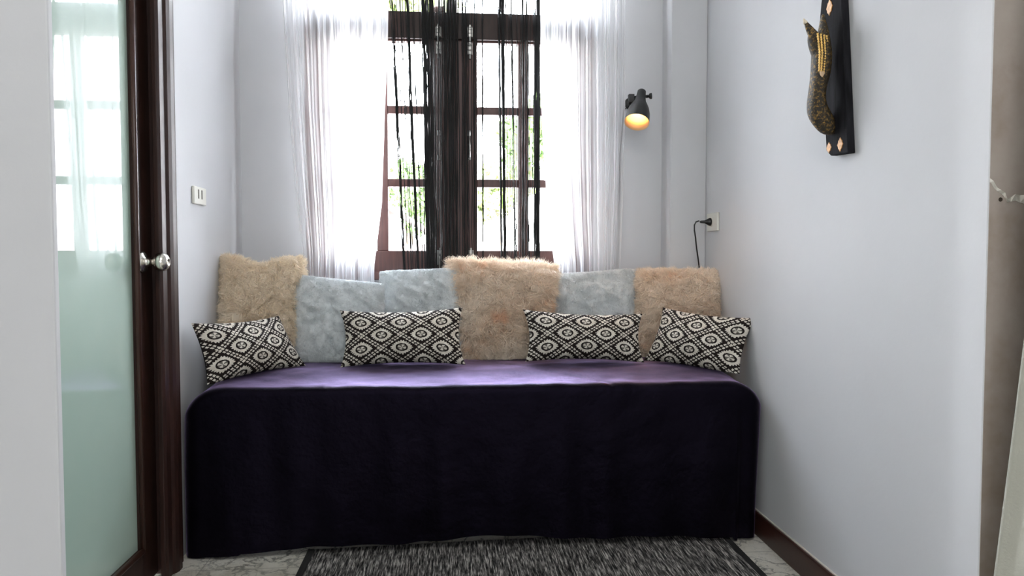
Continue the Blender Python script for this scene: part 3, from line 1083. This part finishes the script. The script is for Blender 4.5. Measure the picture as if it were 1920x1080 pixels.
# ------------------------------------------------------------------ wall lamp
lp = empty('wall_lamp', (at(1200, 190, Y=YB).x, YB, at(1200, 190, Y=YB).z))
tagp(lp, 'small black metal wall spotlight, lit, beside the right sheer curtain', 'lamp')
rim = at(1194, 229, Y=3.07)
neck = at(1203, 176, Y=3.135)
ax = (rim - neck)
L = ax.length
axn = ax.normalized()
axn = Vector((-0.24, -0.47, -0.85)).normalized()
L = 0.162
org = rim - axn * L
sh = MB()
outer = [(-0.012, 0.0), (-0.012, 0.014), (-0.008, 0.018), (0.012, 0.0195), (0.028, 0.021), (0.050, 0.025), (0.070, 0.034), (0.090, 0.0425), (0.118, 0.0490), (L, 0.0525)]
sh.lathe(outer, org, axn, 40)
shade = sh.build('lamp_shade', M['lamp_metal'], lp, True)
inn = MB()
inn.lathe([(L, 0.0525), (L + 0.0008, 0.0508), (0.118, 0.0470), (0.090, 0.0405), (0.070, 0.032), (0.050, 0.022), (0.032, 0.015), (0.030, 0.0)], org, axn, 40)
inn.build('reflector', simple('gold_reflector', (0.80, 0.52, 0.26), 0.35), shade, True)
bl = MB()
bl.lathe([(0.035, 0.010), (0.045, 0.012), (0.068, 0.020), (0.085, 0.024), (0.102, 0.021), (0.110, 0.013), (0.113, 0.0)], org, axn, 24)
bl.build('bulb', simple('warm_bulb', (1, 0.8, 0.5), 0.4, emit=((1.0, 0.72, 0.38), 13.0)), shade, True)
pl = bpy.data.lights.new('lamp_light', 'SPOT')
pl.energy = 3.0
pl.color = (1.0, 0.6, 0.3)
pl.shadow_soft_size = 0.02
pl.spot_size = R(110)
pl.spot_blend = 0.6
po = bpy.data.objects.new('lamp_light', pl)
po.location = org + axn * 0.125
po.rotation_euler = axn.to_track_quat('-Z', 'Y').to_euler()
C.objects.link(po)
br_ = MB()
hub = org + axn * 0.022
mt = Vector((hub.x - 0.012, YB, hub.z + 0.0))
side = axn.cross(Vector((0, 0, 1))).normalized()
if side.x < 0:
    side = -side
br_.lathe([(0, 0.0), (0, 0.026), (0.008, 0.026), (0.012, 0.022), (0.012, 0.0)], (mt.x, YB, mt.z), (0, -1, 0), 28)
br_.tube([(mt.x, YB - 0.01, mt.z), (mt.x, hub.y + 0.03, mt.z)], 0.008, 12)
p1 = hub - side * 0.034
br_.tube([(mt.x, hub.y + 0.032, mt.z), tuple(p1 + Vector((0.004, 0.03, 0.0))), tuple(p1)], 0.008, 10)
br_.tube([tuple(hub - side * 0.046), tuple(hub + side * 0.030)], 0.0065, 12)
br_.build('bracket', M['lamp_metal'], lp, True)
kb = MB()
kb.lathe([(0, 0.0), (0, 0.007), (0.008, 0.006), (0.012, 0.012), (0.02, 0.013), (0.02, 0.0)], hub + side * 0.026, side, 12)
kb.build('knob', M['lamp_metal'], lp, True)
kb = MB()
kb.box((-0.012, -0.012, -0.014), (0.012, 0.012, 0.014))
o = kb.build('clamp_block', M['lamp_metal'], lp, bevel=0.002)
o.matrix_parent_inverse = Matrix()
o.location = (hub - side * 0.042) - lp.location
cd = MB()
ca = at(1184, 197, Y=3.2)
cd.tube([(mt.x - 0.01, YB - 0.006, mt.z - 0.012), (mt.x - 0.03, YB - 0.03, mt.z - 0.03), (at(1170, 210, Y=3.25).x, YB - 0.02, at(1170, 212, Y=3.25).z), (at(1164, 230, Y=3.26).x, YB - 0.006, 1.45), (at(1162, 230, Y=3.26).x, YB - 0.006, 0.6)], 0.0025, 8)
cd.build('power_cord', M['black_plastic'], lp, True)

# ------------------------------------------------------------------ sockets
def plate(name, x, y0, y1, z0, z1, sgn, label):
    t = empty(name, (x, (y0 + y1) / 2, z0))
    tagp(t, label, 'wall socket')
    MB().box((x, y0, z0), (x + sgn * 0.010, y1, z1)).build('cover_plate', M['white_plastic'], t, bevel=0.003)
    return t
x_ = XL
a_, b2 = at(359, 349, X=XL), at(382, 386, X=XL)
t = plate('wall_socket', XL, a_.y, b2.y, b2.z, a_.z + 0.002, 1, 'white two-slot wall socket on the left wall by the door frame')
yc = (a_.y + b2.y) / 2 - 0.004
for dy_ in (-0.018, 0.018):
    MB().box((XL + 0.0095, yc + dy_ - 0.006, (a_.z + b2.z) / 2 - 0.010), (XL + 0.0108, yc + dy_ + 0.006, (a_.z + b2.z) / 2 + 0.022)).build('slot', M['slot'], t)
c_, d_ = at(1350, 400, X=XR), at(1327, 432, X=XR)
t = plate('wall_socket', XR, 2.975, 3.10, 1.108, 1.184, -1, 'white wall socket on the right wall with a black plug in it')
MB().lathe([(0, 0.020), (0.0015, 0.020), (0.0015, 0.017), (0.0008, 0.0)], (XR - 0.010, 3.045, 1.147), (-1, 0, 0), 24).build('socket_ring', M['white_plastic'], t, True)
pg = empty('plug_cord', (XR - 0.012, 3.045, 1.147))
tagp(pg, 'black power plug and cord hanging from the right wall socket', 'power cord')
MB().lathe([(0, 0.0), (0, 0.0165), (0.006, 0.0165), (0.018, 0.010), (0.026, 0.0065), (0.042, 0.0055), (0.046, 0.003)], (XR - 0.0125, 3.045, 1.147), (-1, 0, 0), 20, False, True).build('plug', M['black_plastic'], pg, True)
pts = [at(1311, 414, Y=3.045), at(1305, 416, Y=3.045), at(1302, 422, Y=3.045), at(1302, 432, Y=3.045), at(1304, 445, Y=3.045), at(1306, 465, Y=3.07), at(1309, 485, Y=3.10), at(1312, 510, Y=3.125), at(1314, 560, Y=3.13), at(1315, 640, Y=3.13)]
MB().tube(pts, 0.0032, 8).build('cord', M['black_plastic'], pg, True)

# ------------------------------------------------------------------ carved wall sculpture
sc_ = empty('wall_carving', (XR, 2.03, 1.29))
tagp(sc_, 'gilded dark wooden carving on a black board, hung on the right wall', 'wall sculpture')
XB = XR - 0.022
def bp(x, y):
    p = at(x, y, X=XB)
    return Vector((XB, p.y, p.z))
outl = [bp(1590, 287), bp(1557, 292), bp(1549, 283), bp(1548, 262)]
tl, tr2 = bp(1539, 20), bp(1577, 0)
# board tapers to a pointed top above the frame
outl += [Vector((XB, tl.y + 0.006, tl.z - 0.02)), Vector((XB, tl.y, tl.z + 0.02)), Vector((XB, tl.y - 0.02, tl.z + 0.10)), Vector((XB, (tl.y + tr2.y) / 2, tl.z + 0.13)),
         Vector((XB, tr2.y + 0.012, tr2.z + 0.09)), Vector((XB, tr2.y, tr2.z + 0.02))]
MB().prism(outl, (0.0215, 0, 0)).build('backboard', M['board_wood'], sc_, bevel=0.003)
gold_leaf = simple('gold_leaf', (0.58, 0.29, 0.085), 0.5, 0.0, var=0.35, vscale=90)
def inlay(x, y, wpx, hpx):
    c = bp(x, y)
    w_ = wpx / 440.0
    h_ = hpx * 2.0 / 1390 / 2
    pts_ = []
    for k in range(16):
        th = 2 * PI * k / 16
        r = 1.0 if k % 2 == 0 else 0.86
        q = 1 / (abs(math.cos(th)) ** 1.25 + abs(math.sin(th)) ** 1.25) ** (1 / 1.25)
        pts_.append((XB - 0.0022, c.y + w_ * q * r * math.cos(th), c.z + h_ * q * r * math.sin(th)))
    MB().prism(pts_, (0.003, 0, 0)).build('gold_inlay', gold_leaf, sc_)
inlay(1555, 277, 6, 21)
inlay(1576, 271, 6.5, 27)
inlay(1556, 14, 7.5, 32)

m, nt, b = new_mat('gilded_carving')
g = G(nt)
o_ = g.obj()
f = g.noise(o_, 130, 4, 0.7)
f2 = g.noise(o_, 14, 3)
gf = g.m('MULTIPLY', g.m('MULTIPLY', g.m('SUBTRACT', f, 0.50), 7, clamp=True), g.m('MULTIPLY', f2, 1.3, clamp=True))
nt.links.new(g.mix(gf, (0.018, 0.013, 0.006), (0.42, 0.25, 0.06)), b.inputs['Base Color'])
nt.links.new(g.m('MULTIPLY', gf, 0.6), b.inputs['Metallic'])
b.inputs['Roughness'].default_value = 0.45
g.bump(f, 0.9, 0.006, b)
M['gilded'] = m
def loft(secs, mb, seg=20, Y0=2.035, sq=1.0):
    """secs: (y_px, left_px, right_px, half thickness in Y)"""
    n0 = len(mb.v)
    for (py, lx, rx, ty, yo) in secs:
        a, b_ = at(lx, py, Y=Y0 + yo), at(rx, py, Y=Y0 + yo)
        for k in range(seg):
            th = 2 * PI * k / seg
            cx, sn = math.cos(th), math.sin(th)
            x = (a.x + b_.x) / 2 + (b_.x - a.x) / 2 * cx
            x = min(x, XB + 0.004)
            mb.v.append((x, Y0 + yo + ty * sn, (a.z + b_.z) / 2 + (b_.z - a.z) / 2 * cx))
    for i in range(len(secs) - 1):
        for k in range(seg):
            k2 = (k + 1) % seg
            mb.f.append((n0 + i * seg + k, n0 + i * seg + k2, n0 + (i + 1) * seg + k2, n0 + (i + 1) * seg + k))
    mb.f.append(tuple(n0 + k for k in range(seg)))
    mb.f.append(tuple(n0 + (len(secs) - 1) * seg + k for k in range(seg))[::-1])
fg = MB()
# body: from its foot on the board up the curved belly to the crown
loft([(253, 1550, 1562, 0.008, 0), (249, 1539, 1566, 0.018, 0), (240, 1530, 1568, 0.022, 0), (228, 1521, 1566, 0.026, 0), (216, 1515, 1560, 0.028, 0),
      (203, 1514, 1551, 0.029, 0), (190, 1515, 1546, 0.029, 0), (175, 1517, 1546, 0.028, 0), (160, 1519, 1549, 0.028, 0), (145, 1521, 1554, 0.029, 0),
      (128, 1522, 1557, 0.030, 0), (110, 1523, 1558, 0.031, 0), (95, 1523, 1558, 0.030, 0), (84, 1525, 1556, 0.028, 0), (70, 1530, 1554, 0.024, 0), (56, 1536, 1551, 0.018, 0.004), (40, 1538, 1547, 0.012, 0.01), (26, 1540, 1545, 0.006, 0.014)], fg)
# crest pointing up and out to the left
def crest(pts, mb, yo=0.0):
    for i in range(1):
        n0 = len(mb.v)
        for (cx_, cy_, hw, ty) in pts:
            # section across the crest, direction roughly perpendicular (1,-0.6)
            a, b_ = at(cx_ - hw, cy_ + hw * 0.62, Y=2.035 + yo), at(cx_ + hw, cy_ - hw * 0.62, Y=2.035 + yo)
            for k in range(14):
                th = 2 * PI * k / 14
                p = (a + b_) / 2 + (b_ - a) / 2 * math.cos(th)
                mb.v.append((p.x, p.y + ty * math.sin(th), p.z))
        for i in range(len(pts) - 1):
            for k in range(14):
                k2 = (k + 1) % 14
                mb.f.append((n0 + i * 14 + k, n0 + i * 14 + k2, n0 + (i + 1) * 14 + k2, n0 + (i + 1) * 14 + k))
        mb.f.append(tuple(n0 + k for k in range(14)))
        mb.f.append(tuple(n0 + (len(pts) - 1) * 14 + k for k in range(14))[::-1])
crest([(1509, 39, 1.5, 0.003), (1513, 47, 4, 0.007), (1519, 57, 6.5, 0.010), (1527, 68, 8.5, 0.013), (1535, 80, 10, 0.016), (1541, 92, 11, 0.018)], fg)
crest([(1517, 62, 1.5, 0.004), (1520, 72, 6, 0.012), (1526, 84, 9, 0.018), (1533, 96, 11, 0.022), (1540, 110, 12, 0.024)], fg)
body = fg.build('carved_figure', M['gilded'], sc_, True)
md = body.modifiers.new('sub', 'SUBSURF')
md.levels = md.render_levels = 1
# pale tip
tp_ = MB()
crest([(1506.5, 35, 0.8, 0.002), (1508.5, 39, 2.2, 0.0045), (1511, 44, 3.6, 0.007)], tp_)
tp_.build('pale_tip', simple('bare_wood_tip', (0.75, 0.66, 0.5), 0.6), sc_, True)
# four beaded gold ribs down the chest
gb = MB()
rs = random.Random(5)
for k, (xt, xm, xb_) in enumerate([(1533, 1537, 1536), (1539, 1542, 1540), (1545, 1547.5, 1544.5), (1550, 1552.5, 1549.5)]):
    pts_, rad_ = [], []
    n_ = 44
    for i in range(n_ + 1):
        t = i / n_
        y = 62 + 72 * t + k * 1.5
        x = xt + (xm - xt) * min(1, t * 2) if t < 0.5 else xm + (xb_ - xm) * (t - 0.5) * 2
        xn = ((xt + (xm - xt) * t) - 1540) / 18
        p = at(x, y, Y=2.035 - 0.0295 * math.sqrt(max(0.05, 1 - min(0.9, xn * xn))) + 0.0)
        pts_.append(p)
        rad_.append(0.0026 + 0.0011 * math.sin(i * 2.1))
    gb.tube(pts_, rad_, 8)
gb.build('gold_ribs', simple('worn_gold', (0.72, 0.46, 0.14), 0.4, 0.6, var=0.3, vscale=120), sc_, True)
pt = MB()
c0 = at(1541, 138, Y=2.035 - 0.028)
pt.prism([c0 + V((-0.008, 0, 0.006)), c0 + V((0.008, 0.004, 0.007)), c0 + V((0.009, 0.004, 0.001)), c0 + V((0.0, 0, -0.011)), c0 + V((-0.006, 0, -0.004))], (0, -0.005, 0))
pt.build('rib_clasp', simple('worn_pale_gold', (0.6, 0.42, 0.26), 0.5), sc_, bevel=0.0015)

# ------------------------------------------------------------------ peeling paint on the beige wall
def flake_mesh():
    pts2 = [(1856, 331), (1862, 338), (1868, 331), (1866, 342), (1864, 348), (1874, 356), (1884, 361), (1890, 374), (1900, 366), (1912, 371), (1918, 380), (1900, 378),
            (1894, 384), (1886, 380), (1882, 366), (1870, 360), (1860, 349), (1855, 343)]
    ps = []
    for i, (x, y) in enumerate(pts2):
        ps.append(at(x, y, Y=YN - 0.004 - 0.008 * abs(math.sin(i * 1.7))))
    mb = MB()
    c = sum(ps, Vector()) / len(ps)
    return mb, ps
pk = empty('paint_peel', (1.13, YN, 1.12))
tagp(pk, 'white flake of peeling paint curling off the beige wall', 'peeling paint')
pm = MB()
spine = [(1857, 338, 3.5), (1863, 345, 6), (1870, 355, 3.5), (1878, 360, 3.5), (1885, 366, 5), (1889, 376, 3), (1896, 374, 4), (1904, 370, 6), (1913, 373, 7), (1925, 374, 9)]
for i in range(len(spine) - 1):
    (xa, ya, ha), (xb, yb_, hb) = spine[i], spine[i + 1]
    da = YN - 0.002 - 0.007 * (i % 2)
    db = YN - 0.002 - 0.007 * ((i + 1) % 2)
    q = [at(xa, ya - ha, Y=da), at(xb, yb_ - hb, Y=db), at(xb, yb_ + hb, Y=YN - 0.001), at(xa, ya + ha, Y=YN - 0.001)]
    pm.prism(q, (0, 0.0008, 0))
pm.build('flake', simple('pale_flake', (0.62, 0.60, 0.54), 0.8), pk)
hm = MB()
c = at(1876, 374, Y=YN - 0.0005)
hm.lathe([(0, 0.0), (0, 0.0045), (0.001, 0.004), (0.001, 0)], c, (0, -1, 0), 10)
hm.build('nail_hole', simple('dark_hole', (0.04, 0.03, 0.02), 0.9), pk)

# ------------------------------------------------------------------ outside
gr = MB().box((-40, YB + 0.6, -0.9), (40, 60, -0.8)).build('ground_outside', simple('pale_yard', (0.45, 0.44, 0.42), 0.9, var=0.1, vscale=1))
st(gr)
leaf_m = simple('leaves', (0.13, 0.22, 0.06), 0.7, var=0.3, vscale=3)
leaf_y = simple('yellow_green_leaves', (0.30, 0.38, 0.12), 0.7, var=0.4, vscale=3)
bark = simple('bark', (0.12, 0.09, 0.06), 0.9, var=0.3)
def tree(name, x, y, zc, rad, n, label, mat, seed, lsz=0.10, tdx=0.0):
    rnd = random.Random(seed)
    t = empty(name, (x, y, -0.8))
    tagp(t, label, 'tree', 'trees seen through the window')
    mb = MB()
    blobs = [(V((rnd.gauss(0, rad * 0.45), rnd.gauss(0, rad * 0.4), rnd.gauss(0, rad * 0.4))), rad * rnd.uniform(0.35, 0.6)) for _ in range(14)]
    for k in range(n):
        c, r = rnd.choice(blobs)
        d = V((rnd.gauss(0, 1), rnd.gauss(0, 1), rnd.gauss(0, 1))).normalized()
        p = V((x, y, zc)) + c + d * r * rnd.uniform(0.7, 1.05)
        a = V((rnd.gauss(0, 1), rnd.gauss(0, 1), rnd.gauss(0, 1))).normalized()
        b_ = a.cross(d)
        if b_.length < 0.1:
            continue
        b_.normalize()
        s_ = lsz * rnd.uniform(0.6, 1.3)
        i = len(mb.v)
        mb.v += [tuple(p - a * s_), tuple(p + b_ * s_ * 0.4), tuple(p + a * s_), tuple(p - b_ * s_ * 0.4)]
        mb.f.append((i, i + 1, i + 2, i + 3))
    mb.build('foliage', mat, t)
    tb = MB()
    tb.tube([(x + tdx, y, -0.8), (x + tdx, y, zc - rad * 0.9), (x, y, zc)], [0.12, 0.09, 0.05], 8)
    for k in range(6):
        c, r = blobs[k]
        tb.tube([(x, y, zc), tuple(V((x, y, zc)) + c)], [0.05, 0.02], 6)
    tb.build('trunk', bark, t, True)
tree('garden_tree', at(768, 330, Y=16).x, 16, at(768, 352, Y=16).z, 0.75, 5200, 'green tree outside, seen low through the left sash', leaf_m, 1, 0.09)
tree('garden_tree', at(930, 350, Y=12).x, 12, at(930, 352, Y=12).z, 0.40, 2600, 'yellow-green shrub-like tree outside, through the right sash', leaf_y, 2, 0.08)
tree('garden_tree', at(1022, 250, Y=9).x, 9, at(1012, 235, Y=9).z, 0.42, 2600, 'tall green tree outside, behind the rightmost black strings', leaf_m, 3, 0.08, tdx=0.1)
tree('garden_tree', at(765, -20, Y=7).x, 7, at(745, -30, Y=7).z, 0.35, 1600, 'green crown outside, seen above the lintel left of centre', leaf_y, 4, tdx=0.38)
# neighbouring low house with a pale roof
# small lump on the ledge of the lintel
bo = at(824, 12, Y=YB + 0.018)
om = MB()
om.lathe([(-0.030, 0.0), (-0.028, 0.008), (-0.018, 0.014), (-0.004, 0.0165), (0.010, 0.016), (0.020, 0.0175), (0.025, 0.014), (0.026, 0.0)], (bo.x, YB + 0.018, Z_L1 + 0.0175), (1, 0, 0.0), 20)
tagp(om.build('ledge_ornament', simple('dusky_pink_clay', (0.28, 0.17, 0.15), 0.8, var=0.2, vscale=40), smooth=True),
     'small dusky pink rounded ornament lying on the window lintel', 'ornament')
hs = empty('neighbour_house', (-0.6, 9.6, -0.8))
tagp(hs, 'pale house with a sloping whitish roof outside, seen low through the window', 'house')
xa, xb = at(640, 470, Y=9).x, at(860, 470, Y=9).x
zr0, zr1 = at(800, 455, Y=9).z, at(735, 388, Y=9).z
hw_ = MB().box((xa - 1.4, 9.1, -0.8), (xb - 0.2, 11.0, zr0 - 0.02)).build('house_wall', simple('pale_render', (0.5, 0.40, 0.38), 0.9), hs)
rf = MB()
xr_ = at(722, 385, Y=9).x
rf.prism([(xr_ - 1.5, 9.0, zr0 - 0.04), (xr_, 9.0, zr1), (xb, 9.0, zr0 - 0.12), (xb, 9.0, zr0 - 0.06), (xr_, 9.0, zr1 + 0.07), (xr_ - 1.5, 9.0, zr0 + 0.03)], (0, 2.2, 0))
rf.build('house_roof', simple('weathered_roof', (0.33, 0.27, 0.23), 0.85, var=0.2, vscale=4), hs)
